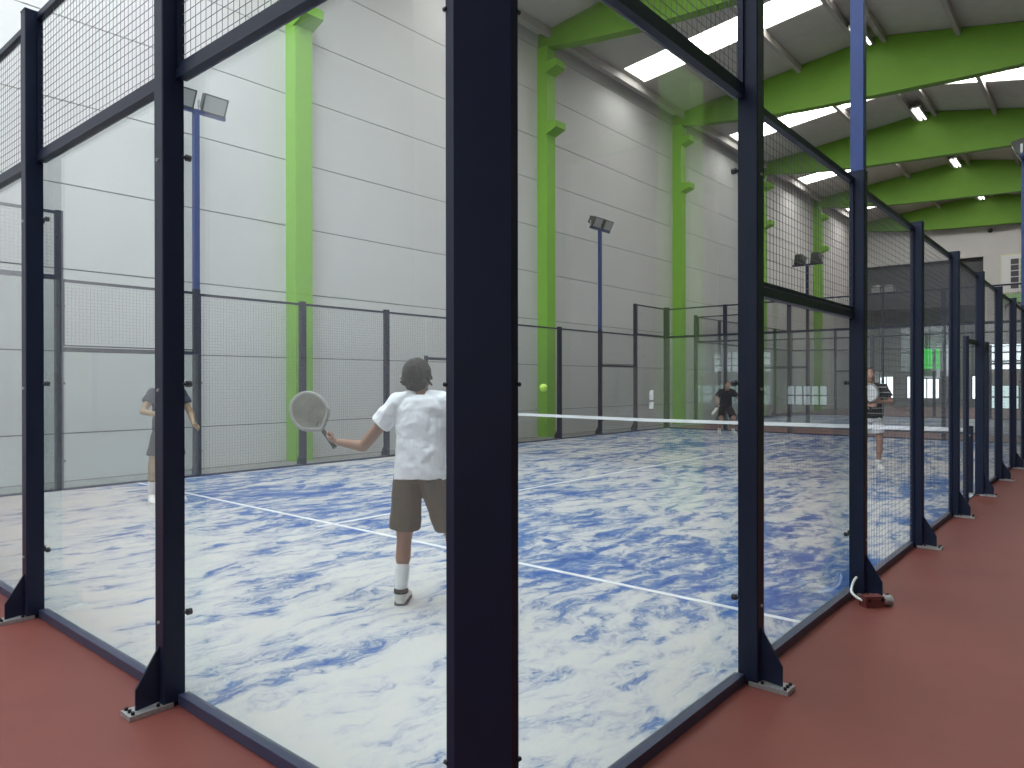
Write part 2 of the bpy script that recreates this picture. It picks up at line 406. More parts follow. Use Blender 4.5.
# white shutter window high on the end wall
sh = thing('shuttered_window', 'tall white window with a column of five dark square panes high on end wall', 'window', (XE, 2.95, 6.45))
MB().box((-.12, -.75, 0), (.0, .62, 2.2)).build('surround', pmat('cream_paint', (.72, .74, .55), .6), sh)
MB().box((-.16, -.62, .08), (-.12, .56, 2.12)).build('shutter_board', WHITEP, sh)
for i in range(5): MB().box((-.19, -.22, .28+.34*i), (-.16, .14, .56+.34*i)).build('window_pane', GREYD, sh)
m = MB()
for i in range(5): m.box((-.19, -.60, .28+.34*i), (-.16, -.30, .56+.34*i))
m.build('vent_slats', LGREEN, sh)
MB().box((-.22, -.62, -.5), (-.0, .5, -.05)).build('sill_box', LGREEN, sh)
cam_t = thing('security_camera', 'small black dome camera hanging from the pale end wall under green beam', 'camera', (XE-.12, 4.05, 10.1))
MB().box((-.03, -.05, .04), (.12, .05, .14)).build('bracket', DARKM, cam_t); MB().ball((0, 0, 0), .12, 12, 8).build('dome', DARKM, cam_t)

# ------------------------------------------------------------------ the court kit
P = 2.0; PW, PD = .09, .105
def knob(m, x, z, y0=.012):
    m.bar((x, y0-.004, z), (x, y0+.018, z), .016, 12)
    m.bar((x, y0-.022, z), (x, y0, z), .007, 6)
def make_post(h, knobs, ob='enclosure_post'):
    root = thing(ob, 'x', 'post')
    s = MB(); s.prism([(-PW/2+.005, -PD, 0), (PW/2-.005, -PD, 0), (PW/2, -PD+.005, 0), (PW/2, -.002, 0), (-PW/2, -.002, 0), (-PW/2, -PD+.005, 0)], (0, 0, h))
    s.box((-PW/2-.002, -PD-.002, h), (PW/2+.002, 0, h+.008)); s.build('shaft', NAVY, root)
    MB().prism([(-.006, -PD, .012), (-.006, -PD-.11, .004), (-.006, -PD-.11, .10), (-.006, -PD, .28)], (.012, 0, 0)).build('gusset', NAVY, root)
    MB().box((-.052, -PD-.155, -.018), (.052, -.06, .004)).build('base_plate', GALV, root)
    for x, y in ((-.036, -PD-.135), (.036, -PD-.135), (.0, -PD-.135), (.036, -PD-.02), (-.036, -PD-.02)): MB().bar((x, y, .004), (x, y, .018), .009, 6).build('anchor_bolt', DARKM, root)
    for z in knobs:
        for sx in (-1, 1):
            k = MB(); knob(k, sx*(PW/2-.001), z); k.build('clamp_knob', DARKM, root)
        MB().bar((0, -PD-.008, z-.03), (0, -PD, z-.03), .008, 6).build('bolt', GALV, root)
    return root
def make_glass(h):
    root = thing('glass_panel', 'x', 'glass panel')
    MB().box((.004, .0, .034), (P-.004, .012, h-.002)).build('pane', GLASS, root)
    MB().box((PW/2, -.036, -.018), (P-PW/2, .016, .033)).build('bottom_rail', RAIL, root)
    MB().box((PW/2, -.04, h), (P-PW/2, .014, h+.048)).build('top_rail', NAVY, root)
    return root
def wire(m, x0, x1, z0, z1, st=.05, r=.0015, y=-.02):
    n = int(round((x1-x0)/st))
    for i in range(1, n): m.bar((x0+(x1-x0)*i/n, y, z0), (x0+(x1-x0)*i/n, y, z1), r, 4, False)
    n = int(round((z1-z0)/st))
    for i in range(1, n): m.bar((x0, y+.004, z0+(z1-z0)*i/n), (x1, y+.004, z0+(z1-z0)*i/n), r, 4, False)
def make_mesh_panel(z0, z1, door=None):
    root = thing('mesh_panel', 'x', 'mesh panel')
    a, b = PW/2, P-PW/2; f = MB()
    if door is None:
        f.box((a, -.04, z1-.04), (b, 0, z1)).box((a, -.035, z0), (b, -.005, z0+.02)).box((a, -.035, z0), (a+.015, -.005, z1)).box((b-.015, -.035, z0), (b, -.005, z1))
        m = MB(); wire(m, a+.01, b-.01, z0+.01, z1-.02); m.build('wire_mesh', WIRE, root)
    else:
        # doorway beside the middle post: door = (x0, x1) opening, header at 2.05 m
        d0, d1 = door
        f.box((a, -.04, z1-.04), (b, 0, z1))
        f.box((d0, -.04, 2.03), (d1, 0, 2.09))
        xj = d0 if d0 > .5 else d1
        f.box((xj-.03, -.05, 0), (xj+.03, .01, 2.12))
        s0, s1 = (a, d0) if d0 > .5 else (d1, b)
        f.box((s0, -.04, .0), (s1, 0, .04))
        m = MB(); wire(m, s0, s1, .03, z1-.02); wire(m, d0, d1, 2.07, z1-.02); m.build('wire_mesh', WIRE, root)
    if z0 < .1 and door is None: MB().box((a, -.036, -.018), (b, .016, .033)).build('bottom_rail', RAIL, root)
    f.build('panel_frame', NAVY, root)
    return root
PROTO = {}
def proto(key, fn):
    if key not in PROTO: PROTO[key] = fn(); PROTO[key]['_fresh'] = 1
    return PROTO[key]
def place(key, fn, M, label, group):
    p = proto(key, fn)
    if p.get('_fresh'):
        del p['_fresh']; register(p); p.matrix_world = M; p['label'] = label; p['group'] = group; return p
    return dup(p, M, label, group)
KN4 = [.42, 1.53, 2.63]; KN3 = [.42, 1.53]
def corner_post(M, label, group):
    root = thing('corner_post', label, 'post', group=group); root.matrix_world = M
    w, c = .15, .032
    MB().prism([(.0, -.004, 0), (-.004, 0, 0), (-w, .0, 0), (-w, -c, 0), (-c, -w, 0), (.0, -w, 0)][::-1], (0, 0, 4.03)).build('shaft', NAVY, root)
    MB().prism([(-.02, .0, -.018), (-w-.08, 0, -.018), (-w-.08, -.1, -.018), (-.1, -w-.08, -.018), (0, -w-.08, -.018), (0, -.02, -.018)][::-1], (0, 0, .03)).build('base_plate', GALV, root)
    for z in (.42, 1.53, 2.63):
        k = MB()
        k.bar((-w+.001, -.004, z), (-w+.001, .008, z), .007, 10); k.build('clamp_knob', DARKM, root)
        k = MB(); k.bar((-.004, -w+.001, z), (.008, -w+.001, z), .007, 10); k.build('clamp_knob', DARKM, root)
    return root
def floodlight(parent, x, tilt):
    # one floodlight; local: crossbar along x, faces +y and down
    Rm = Matrix.Translation((x, 0, .17)) @ Matrix.Rotation(R(tilt), 4, 'X')
    h = MB(); w, hh, d = .21, .15, .13
    fr = [(-w, d, -hh), (w, d, -hh), (w, d, hh), (-w, d, hh)]; bk = [(-w*.6, -d, -hh*.6), (w*.6, -d, -hh*.6), (w*.6, -d, hh*.7), (-w*.6, -d, hh*.7)]
    h.add([Rm @ Vector(q) for q in fr+bk], [(0,1,2,3), (7,6,5,4), (0,4,5,1), (1,5,6,2), (2,6,7,3), (3,7,4,0)])
    for i in range(5):
        z = -hh*.5+i*hh*.28
        h.add([Rm @ Vector(q) for q in [(-w*.5, -d-.04, z), (w*.5, -d-.04, z), (w*.5, -d, z), (-w*.5, -d, z), (-w*.5, -d-.04, z+.01), (w*.5, -d-.04, z+.01), (w*.5, -d, z+.01), (-w*.5, -d, z+.01)]],
              [(0,3,2,1),(4,5,6,7),(0,1,5,4),(1,2,6,5),(2,3,7,6),(3,0,4,7)])
    hd = h.build('floodlight', pmat('floodlight_grey', (.08, .085, .07), .5), parent)
    g = MB(); g.add([Rm @ Vector(q) for q in [(-w*.86, d+.004, -hh*.84), (w*.86, d+.004, -hh*.84), (w*.86, d+.004, hh*.84), (-w*.86, d+.004, hh*.84)]], [(0,1,2,3)])
    g.build('lamp_glass', pmat('lamp_glass', (.42, .43, .42), .25), hd)
    b = MB(); b.box((x-w-.02, -.02, -.02), (x-w-.005, .02, .17)).box((x+w+.005, -.02, -.02), (x+w+.02, .02, .17)); b.build('bracket', GALV, hd)
def light_pole(M, label, group, mat, H=6.0):
    root = thing('light_pole', label, 'light pole', group=group); root.matrix_world = M
    MB().box((-.043, -PD+.008, 3.02), (.043, -.01, H)).build('pole', mat, root)
    cb = MB().box((-.5, -PD/2-.03, H-.04), (.5, -PD/2+.03, H+.02)).build('crossbar', mat, root)
    e = bpy.data.objects.new('lamp_head', None); C.objects.link(e); e.parent = root; e.location = (0, -PD/2, 6.0)
    # the floodlights hang on the crossbar
    for x in (-.27, .27): floodlight(root, x, -28)
    for o in root.children:
        if o.name.startswith('floodlight'): o.location = (0, -PD/2, H+.02)
    bpy.data.objects.remove(e)
    return root

def frame_of(p, d, n):
    # local x along the run, local -y outward, z up
    d = Vector((*d, 0)); o = Vector((*n, 0))
    Mx = Matrix((( d.x, -o.x, 0, p[0]), (d.y, -o.y, 0, p[1]), (0, 0, 1, 0), (0, 0, 0, 1)))
    return Mx
def build_court(CM, which, keep, polemat):
    # every run keeps local x to the right when seen from outside, so nothing is mirrored
    W = {
     'back': ((0, 10), (0, -1), (-1, 0), 5), 'walk': ((0, 0), (1, 0), (0, -1), 10),
     'far': ((20, 0), (0, 1), (1, 0), 5), 'wall': ((20, 10), (-1, 0), (0, 1), 10)}
    nm = which['names']; grp = which['group']
    for key, (p, d, n, cnt) in W.items():
        M0 = CM @ frame_of(p, d, n)
        side = key in ('walk', 'wall')
        for i in range(1, cnt):
            M = M0 @ Matrix.Translation((2*i, 0, 0))
            if not keep(M.translation): continue
            j = i if key in ('walk', 'far') else cnt-i        # counted from the near corner
            lab = 'dark navy post on %s, %s from %s' % (nm[key][0], ORD[j-1], nm[key][1])
            if not side or i in (1, 9): k = ('p4',); fn = lambda: make_post(3.985, KN4)
            elif i in (2, 8): k = ('p3k',); fn = lambda: make_post(3.06, KN3)
            else: k = ('p3',); fn = lambda: make_post(3.03, [])
            place(k, fn, M, lab, grp+' enclosure posts')
            if side and i in (2, 8):
                light_pole(M, 'tall floodlight pole on %s, %s' % (nm[key][0], nm[key][2] if j == 2 else nm[key][3]), grp+' floodlight poles', polemat, which['H'])
        for i in range(cnt):
            M = M0 @ Matrix.Translation((2*i, 0, 0))
            if not keep((M @ Vector((1, 0, 0)))): continue
            j = i+1 if key in ('walk', 'far') else cnt-i
            tail = '%s, %s bay from %s' % (nm[key][0], ORD[j-1], nm[key][1])
            if not side or i in (0, 9):
                place(('g3',), lambda: make_glass(3.0), M, 'tall clear glass panel on '+tail, grp+' glass panels')
                place(('m34',), lambda: make_mesh_panel(3.05, 3.98), M, 'mesh panel above tall glass on '+tail, grp+' mesh panels')
            elif i in (1, 8):
                place(('g2',), lambda: make_glass(2.0), M, 'shorter clear glass panel on '+tail, grp+' glass panels')
                place(('m23',), lambda: make_mesh_panel(2.06, 3.02), M, 'mesh panel above shorter glass on '+tail, grp+' mesh panels')
            else:
                if i == 4: k = ('md4',); fn = lambda: make_mesh_panel(0, 3.0, (1.08, P-PW/2))
                elif i == 5: k = ('md5',); fn = lambda: make_mesh_panel(0, 3.0, (PW/2, .92))
                else: k = ('m03',); fn = lambda: make_mesh_panel(0, 3.0)
                place(k, fn, M, '%s mesh panel on ' % ('doorway' if i in (4, 5) else 'full height')+tail, grp+' mesh panels')
    for cx_, cy_, rz, lab in which['corners']:
        M = CM @ Matrix.Translation((cx_, cy_, 0)) @ Matrix.Rotation(R(rz), 4, 'Z')
        if keep(M.translation): corner_post(M, lab, grp+' corner posts')
    tf = MB().box((-.0, -.0, -.02), (20, 10, .0)); o = tf.build('floor_turf', TURF); o.matrix_world = CM; tag(o, kind='structure')
    L = MB()
    for a, b in (((3.025, .02), (3.075, 9.98)), ((16.925, .02), (16.975, 9.98)), ((2.85, 4.975), (17.15, 5.025))): L.box((a[0], a[1], .0005), (b[0], b[1], .004))
    o = L.build('floor_lines', which['line'], None); o.matrix_world = CM; tag(o, kind='structure')
def court_net(CM, label, plabs):
    net = thing('court_net', label, 'net'); net.matrix_world = CM
    def top(y): return .90-.03*(1-abs(y-5)/5)
    n = 24; t = MB()
    for i in range(n):
        y0 = .12+9.76*i/n; y1 = .12+9.76*(i+1)/n
        t.prism([(9.985, y0, top(y0)-.055), (10.015, y0, top(y0)-.055), (10.015, y0, top(y0)), (9.985, y0, top(y0))],
                (0, y1-y0, (top(y1)-top(y0))))
    t.build('top_tape', TAPE, net)
    m = MB()
    k = 210
    for i in range(k+1):
        y = .12+9.76*i/k; m.bar((10, y, .01), (10, y, top(y)-.05), .0011, 4, False)
    for i in range(1, 18):
        z = .048*i
        m.bar((10.002, .12, z), (10.002, 9.88, z), .0011, 4, False)
    m.build('netting', pmat('net_cord', (.02, .025, .025), .7), net)
    for y, lb in zip((.06, 9.94), plabs):
        pt = thing('net_post', lb, 'post', group='posts holding the court net'); pt.matrix_world = CM @ Matrix.Translation((10, y, 0))
        MB().box((-.04, -.035, 0), (.04, .035, .93)).build('shaft', NAVY, pt)
        MB().box((-.08, -.05, 0), (.08, .05, .012)).build('base_plate', GALV, pt)
        MB().bar((-.07, 0, .8), (.07, 0, .8), .012, 8).build('winch', GALV, pt)
LINE = pmat('line_white', (.68, .69, .70), .85, vary=(4, .3))
near = dict(group='near court', H=6.0, line=LINE,
  names={'back': ('near back wall', 'the thick corner post', '', ''),
         'walk': ('red walkway side', 'the thick corner post', 'nearer the camera', 'beyond the net'),
         'far': ('near court end', 'the red walkway', '', ''),
         'wall': ('panelled wall side', 'the back wall', 'at the near half', 'at the far half')},
  corners=[(0, 0, 0, 'thick dark navy corner post in the foreground between two glass walls'),
           (20, 0, 90, 'dark corner post at the far end of the red walkway side'),
           (20, 10, 180, 'dark corner post at the far end beside the panelled wall'),
           (0, 10, 270, 'dark corner post of the back glass wall beside the panelled wall')])
build_court(Matrix.Identity(4), near, lambda p: True, BLUE)
court_net(Matrix.Identity(4), 'padel net with white top tape across the middle of the near court',
          ['short dark net post on the walkway side of the near court', 'short dark net post on the panelled-wall side of the near court'])
far = dict(group='further court', H=5.5, line=LINE,
  names={'back': ('the hidden end', 'the walkway', '', ''),
         'walk': ('further court, remote side', 'its hidden end', 'at the open end', 'near the panelled wall'),
         'far': ('further court, wall end', 'its remote side', '', ''),
         'wall': ('further court, facing side', 'its hidden end', 'at the open end', 'near the panelled wall')},
  corners=[(20, 0, 90, 'corner post of the further court, on its remote side by the panelled wall'),
           (20, 10, 180, 'corner post of the further court, on its facing side by the panelled wall')])
CM2 = Matrix.Translation((33.3, -9.5, 0)) @ Matrix.Rotation(R(90), 4, 'Z')
build_court(CM2, far, lambda p: p[1] > -1.2, NAVY)
court_net(CM2, 'net of the further court seen through its mesh side, with white tape', ['short net post on the remote side of the further court', 'short net post on the facing side of the further court'])

# connector box with cable at the foot of the floodlight pole
pb = thing('power_connector', 'brick-red connector box with grey socket end lying at the foot of floodlight pole', 'connector', (3.79, -.215, -.02), R(-44))
bb = MB(); sec = lambda g, z0, z1: [(-.095+g, -.045+g, z0), (.05-g, -.045+g, z0), (.05-g, .045-g, z0), (-.095+g, .045-g, z0)]
bb.prism(sec(.004, 0, 0), (0, 0, .05)).prism(sec(0, .05, 0), (0, 0, .012)).prism(sec(.006, .062, 0), (0, 0, .014)); bb.build('box_body', RUST, pb)
for q in (-.07, .025): MB().box((q-.008, -.05, .044), (q+.008, -.045, .068)).build('lid_clip', DARKM, pb)
MB().bar((.05, 0, .038), (.105, 0, .038), .034, 16).bar((.105, 0, .038), (.115, 0, .038), .038, 16).build('socket', GALV, pb)
MB().bar((.116, 0, .038), (.118, 0, .038), .024, 12).build('socket_hole', DARKM, pb)
cb = MB()
pts = [Vector(q) for q in ((3.73, -.15, .02), (3.75, -.10, .035), (3.80, -.06, .05), (3.87, -.045, .07), (3.92, -.045, .10), (3.95, -.055, .12))]
fine = []
for i in range(len(pts)-1):
    p0 = pts[max(i-1, 0)]; p1 = pts[i]; p2 = pts[i+1]; p3 = pts[min(i+2, len(pts)-1)]
    for k in range(6):
        t = k/6; fine.append(.5*((2*p1)+(p2-p0)*t+(2*p0-5*p1+4*p2-p3)*t*t+(3*p1-p0-3*p2+p3)*t**3))
fine.append(pts[-1])
for a, b in zip(fine[:-1], fine[1:]): cb.bar(a, b, .009, 8)
tag(cb.build('power_cable', WHITEP), 'short white cable looping from red connector box up floodlight post', 'cable')

# balls
BALLM = pmat('tennis_felt', (.55, .85, .10), .9, bump=(90, .4))
BALLW = pmat('worn_felt', (.75, .78, .6), .9, bump=(90, .4))
def ball(loc, mat, lab):
    b = thing('padel_ball', lab, 'ball', loc, 0)
    MB().ball((0, 0, 0), .0335, 20, 14).build('felt', mat, b)
    m = MB(); q = []
    for i in range(40):
        t = 2*math.pi*i/40; v = Vector((math.cos(t)+.35*math.cos(3*t), math.sin(t)-.35*math.sin(3*t), .9*math.sin(2*t))).normalized()*.0336; q.append(v)
    for i in range(40): m.bar(q[i], q[(i+1) % 40], .0012, 4, False)
    m.build('seam', WHITEP, b)
ball((3.12, 2.17, 1.49), BALLM, 'bright yellow-green ball in flight above the net in front of green pillar')
ball((11.91, 8.02, .034), BALLW, 'small pale ball lying on the turf beyond the net')

# ------------------------------------------------------------------ people
def capsule(m, a, b, ra, rb, n=14, flat=None):
    """tapered limb with round ends; flat=(axis vector, factor) squashes the section"""
    a = Vector(a); b = Vector(b); d = b-a; L = d.length
    d = d.normalized() if L > 1e-6 else Vector((0, 0, 1))
    u = Vector((1, 0, 0)) if abs(d.x) < .9 else Vector((0, 1, 0)); u = (u-d*u.dot(d)).normalized(); w = d.cross(u)
    rings = []
    for k in range(5):
        t = -math.pi/2+math.pi/2*k/4; rings.append((a+d*math.sin(t)*ra, math.cos(t)*ra+1e-4))
    for k in range(5):
        t = math.pi/2*k/4; rings.append((b+d*math.sin(t)*rb, math.cos(t)*rb+1e-4))
    vs = []
    for c, r in rings:
        for i in range(n):
            t = 2*math.pi*i/n; q = (u*math.cos(t)+w*math.sin(t))*r
            if flat: q -= flat[0]*q.dot(flat[0])*(1-flat[1])
            vs.append(c+q)
    fs = [tuple(range(n))[::-1], tuple(range((len(rings)-1)*n, len(rings)*n))]
    for k in range(len(rings)-1):
        for i in range(n): fs.append((k*n+i, k*n+(i+1) % n, (k+1)*n+(i+1) % n, (k+1)*n+i))
    m.add(vs, fs)
def loft(m, rings, n=22):
    """rings: (centre, half width along u, half depth along v, u, v) closed flat at both ends"""
    vs = []
    for c, rx, ry, u, v in rings:
        for i in range(n):
            t = 2*math.pi*i/n; vs.append(Vector(c)+u*math.cos(t)*rx+v*math.sin(t)*ry)
    fs = [tuple(range(n))[::-1], tuple(range((len(rings)-1)*n, len(rings)*n))]
    for k in range(len(rings)-1):
        for i in range(n): fs.append((k*n+i, k*n+(i+1) % n, (k+1)*n+(i+1) % n, (k+1)*n+i))
    m.add(vs, fs)
def skinned(name, m, mat, parent, vox, smooth=4, disp=None):
    o = m.build(name, mat, parent)
    r = o.modifiers.new('r', 'REMESH'); r.mode = 'VOXEL'; r.voxel_size = vox; r.use_smooth_shade = True
    s = o.modifiers.new('s', 'SMOOTH'); s.factor = .5; s.iterations = smooth
    if disp:
        tx = bpy.data.textures.new(name, 'CLOUDS'); tx.noise_scale = disp[0]
        d = o.modifiers.new('d', 'DISPLACE'); d.texture = tx; d.strength = disp[1]; d.mid_level = .5; d.texture_coords = 'LOCAL'
    par = o.parent; o.parent = None
    dg = bpy.context.evaluated_depsgraph_get(); dg.update()
    me = bpy.data.meshes.new_from_object(o.evaluated_get(dg)); o.modifiers.clear(); old = o.data; o.data = me
    me.materials.clear(); me.materials.append(mat)
    for p in me.polygons: p.use_smooth = True
    o.parent = par; bpy.data.meshes.remove(old); return o
def hand(m, wr, d, nrm, thumb, curl, sc=1.0):
    """palm plus five bent fingers. d: along hand, nrm: direction the palm faces, thumb: side vector"""
    d = d.normalized(); nrm = (nrm-d*nrm.dot(d)).normalized(); s = d.cross(nrm)
    if s.dot(thumb) < 0: s = -s
    for k in (-.026, -.009, .009, .026): capsule(m, wr+d*.01*sc+s*k*.6*sc, wr+d*.085*sc+s*k*sc, .014*sc, .0125*sc, 8)
    ls = {.028: .072, .010: .080, -.009: .075, -.027: .060}
    for k, L in ls.items():
        p = wr+d*.088*sc+s*k*sc; dd = d; q = Vector(dd); ang = curl
        for j, fr in enumerate((.45, .32, .23)):
            ang_j = curl*(j*1+.6); v = d*math.cos(ang_j)+nrm*math.sin(ang_j)
            e = p+v*L*fr*sc; capsule(m, p, e, .0085*sc, .0078*sc, 8); p = e
    p = wr+d*.03*sc+s*.03*sc; v = (d*.55+s*.7+nrm*.35).normalized()
    e = p+v*.042*sc; capsule(m, p, e, .0115*sc, .010*sc, 8)
    v2 = (d*.75+s*.1+nrm*.65).normalized(); capsule(m, e, e+v2*.034*sc, .0098*sc, .0085*sc, 8)
def mesh_head(m, c, F, Rt, U, s=1.0):
    B = lambda q: c+(Rt*q[0]+F*q[1]+U*q[2])*s
    Mx = Matrix((Rt, F, U)).transposed()
    m.ball(B((0, -.008, .025)), .1*s, 20, 14, (.78, .98, .92), Mx)
    m.ball(B((0, .022, -.045)), .075*s, 16, 12, (.76, .86, 1.05), Mx)
    capsule(m, B((0, .085, .0)), B((0, .108, -.030)), .010*s, .014*s, 8)
    for k in (-1, 1):
        m.ball(B((k*.078, -.005, -.01)), .03*s, 10, 8, (.35, .65, 1.05), Mx)
        capsule(m, B((k*.02, .085, .018)), B((k*.045, .078, .018)), .009*s, .008*s, 8)
    capsule(m, B((-.02, .088, -.062)), B((.02, .088, -.062)), .008*s, .008*s, 8)
    capsule(m, B((0, .07, -.098)), B((0, .075, -.1)), .02*s, .018*s, 8)
def person(name, label, pos, heading, J, mats, vox=.007, hair='short', headyaw=0, headpitch=0, hands=(.6, .6), sleeve=.55, shorts_len=.75, stripes=None, face=True):
    """J in the person's own frame: x to their right, y forward, z up"""
    root = thing('person', label, 'person', pos, R(heading-90))
    V = {k: Vector(v) for k, v in J.items()}
    X = Vector((1, 0, 0)); Y = Vector((0, 1, 0)); Z = Vector((0, 0, 1))
    sd = (V['shR']-V['shL']).normalized(); hd_ = (V['hipR']-V['hipL']).normalized()
    spine = (V['neck']-V['pelvis']); up = spine.normalized()
    fw = up.cross(sd).normalized(); fwh = up.cross(hd_).normalized()
    body = MB()
    def tor(t, w, d, off=0): 
        u = hd_.lerp(sd, min(1, t)).normalized(); v = up.cross(u).normalized()
        return (V['pelvis']+spine*t+v*off, w, d, u, v)
    loft(body, [tor(-.12, .10, .085), tor(0, .155, .11, -.01), tor(.25, .135, .10), tor(.5, .14, .105, .005), tor(.75, .165, .115, .005), tor(.92, .14, .095, -.005), tor(1.0, .07, .06)])
    capsule(body, V['shL'], V['shR'], .062, .062)
    capsule(body, V['neck']-up*.05, V['head']-Z*.06, .06, .052)
    hy = Matrix.Rotation(R(headyaw), 3, 'Z') @ Matrix.Rotation(R(headpitch), 3, 'X')
    Fh, Rh, Uh = hy @ fw, hy @ sd, hy @ Z
    Fh = (Fh-Uh*Fh.dot(Uh)).normalized(); Rh = Fh.cross(Uh)
    mesh_head(body, V['head'], Fh, Rh, Uh)
    for s in 'LR':
        capsule(body, V['sh'+s], V['el'+s], .052, .040); capsule(body, V['el'+s], V['wr'+s], .040, .026)
        capsule(body, V['el'+s].lerp(V['wr'+s], .1), V['el'+s].lerp(V['wr'+s], .5), .041, .034)
        dd = (V['wr'+s]-V['el'+s]).normalized(); pn = V.get('palm'+s, Vector((0, 0, -1)))
        th = V.get('thumb'+s, Vector((0, 1, .3)))
        hand(body, V['wr'+s], (V['hd'+s]-V['wr'+s]) if 'hd'+s in V else dd, pn, th, hands[0 if s == 'L' else 1])
        capsule(body, V['hip'+s], V['kn'+s], .088, .058); capsule(body, V['kn'+s], V['an'+s], .055, .036)
        capsule(body, V['kn'+s].lerp(V['an'+s], .15), V['kn'+s].lerp(V['an'+s], .42), .052, .054)
        capsule(body, V['an'+s], V['toe'+s]-Vector((0, 0, 0)), .036, .028)
    b = skinned('body', body, mats['skin'], root, vox, 3)
    # shirt
    sh = MB(); hem = V.get('hem', V['pelvis']-up*.03)
    t0 = (hem-V['pelvis']).dot(up)/spine.length
    loft(sh, [tor(t0, .185, .135), tor(t0+.15, .18, .135), tor(.35, .175, .13), tor(.6, .182, .132), tor(.8, .185, .128, .0), tor(.93, .15, .105, -.005), tor(1.0, .082, .075)])
    for s in 'LR':
        d = (V['el'+s]-V['sh'+s]); e = V['sh'+s]+d*sleeve; dn = d.normalized()
        u = dn.orthogonal().normalized(); v = dn.cross(u)
        loft(sh, [(V['sh'+s]-dn*.06, .06, .06, u, v), (V['sh'+s]-dn*.0, .078, .078, u, v), (V['sh'+s]+d*sleeve*.5, .078, .078, u, v), (e, .08, .08, u, v)], 16)
        capsule(sh, V['sh'+s]-dn*.01, V['sh'+s].lerp(V['neck'], .55), .074, .066)
    skinned('shirt', sh, mats['shirt'], root, vox*1.2, 3, (.10, .028))
    # shorts
    so = MB()
    loft(so, [tor(-.16, .15, .11), tor(-.05, .178, .125), tor(.12, .168, .12)])
    for s in 'LR':
        a = V['hip'+s]; k = V['kn'+s]; d = k-a; dn = d.normalized(); u = (X-dn*X.dot(dn)).normalized(); v = dn.cross(u)
        loft(so, [(a-dn*.02, .10, .115, u, v), (a+d*.4, .105, .115, u, v), (a+d*shorts_len, .112, .112, u, v)], 18)
    skinned('shorts', so, mats['shorts'], root, vox*1.2, 2, (.12, .02))
    for s in 'LR':
        a = V['an'+s]; k = V['kn'+s]; d = k-a; t = V['toe'+s]
        sk = MB(); capsule(sk, a-d*.02, a+d*mats.get('socklen', .42), .041, .052); skinned('sock', sk, mats['sock'], root, vox, 2)
        f = (t-a); f.z = 0; f.normalize(); sx = f.cross(Z)
        shm = MB(); gz = min(a.z, t.z)-.075
        heel = Vector((a.x, a.y, 0))-f*.045; toe = heel+f*.27
        z = a.z-.095
        def sring(q, w, h, zz=0): return (heel+f*q+Z*(z+h/2+zz), w, h/2, sx, Z)
        loft(shm, [sring(0, .028, .08), sring(.02, .044, .115), sring(.08, .048, .12), sring(.14, .049, .095), sring(.21, .053, .065), sring(.255, .035, .045), sring(.27, .015, .03)], 16)
        so_ = skinned('shoe', shm, mats['shoe'], root, vox, 2)
        sole = MB(); loft(sole, [(heel+Z*(z+.001), .04, .001, f, sx)], 4) if False else None
        pts = [(0, .03), (.02, .045), (.08, .048), (.14, .049), (.21, .054), (.255, .036), (.27, .015)]
        poly = [heel+f*q-sx*w+Z*(z-.004) for q, w in pts]+[heel+f*q+sx*w+Z*(z-.004) for q, w in pts[::-1]]
        sole.prism(poly, (0, 0, .02)).build('sole', mats.get('sole', WHITEP), so_)
        if 'collar' in mats:
            cm = MB(); loft(cm, [(a-f*.005+Z*(-.016), .056, .052, f, sx), (a-f*.005+Z*.016, .053, .05, f, sx)], 16); skinned('shoe_collar', cm, mats['collar'], so_, vox, 1)
    # hair
    hm = MB(); c = V['head']; Mx = Matrix((Rh, Fh, Uh)).transposed()
    hB = lambda q: c+Rh*q[0]+Fh*q[1]+Uh*q[2]
    if hair == 'long':
        hm.ball(hB((0, -.022, .03)), .116, 18, 12, (.86, .95, .92), Mx); hm.ball(hB((0, -.045, -.03)), .085, 16, 10, (.95, .75, 1.0), Mx)
        rnd = random.Random(3)
        for i in range(70):
            th = rnd.uniform(0, 2*math.pi); ph = rnd.uniform(.1, 2.2)
            v = Vector((math.sin(ph)*math.cos(th), math.sin(ph)*math.sin(th)*.95, math.cos(ph)))
            if v.y > .55 and v.z < .6: continue
            p0 = hB((v.x*.085, v.y*.09-.02, v.z*.09+.02)); e = p0+(Rh*v.x*.03+Fh*v.y*.03-Uh*.03+Rh*rnd.uniform(-.015, .015))*rnd.uniform(.6, 1.1)
            capsule(hm, p0, e, .021, .008, 7)
    else:
        hm.ball(hB((0, -.022, .035)), .103, 18, 12, (.84, .96, .90), Mx); hm.ball(hB((0, -.05, -.01)), .07, 16, 10, (.98, .7, .9), Mx)
    skinned('hair', hm, mats['hair'], root, max(vox*.9, .006), 1, (.03, .012))
    if face:
        for k, nm_ in ((-1, 'eye'), (1, 'eye')):
            e = MB(); e.ball(hB((k*.031, .083, .004)), .0115, 10, 8); eo = e.build('eye', pmat('eye_white', (.8, .8, .8), .3), root)
            pu = MB(); pu.ball(hB((k*.031, .0915, .004)), .0055, 8, 6); pu.build('pupil', DARKM, eo)
        mo = MB(); capsule(mo, hB((-.018, .0945, -.062)), hB((.018, .0945, -.062)), .005, .005, 8); mo.build('mouth', pmat('lips', (.35, .12, .10), .6), root)
    return root
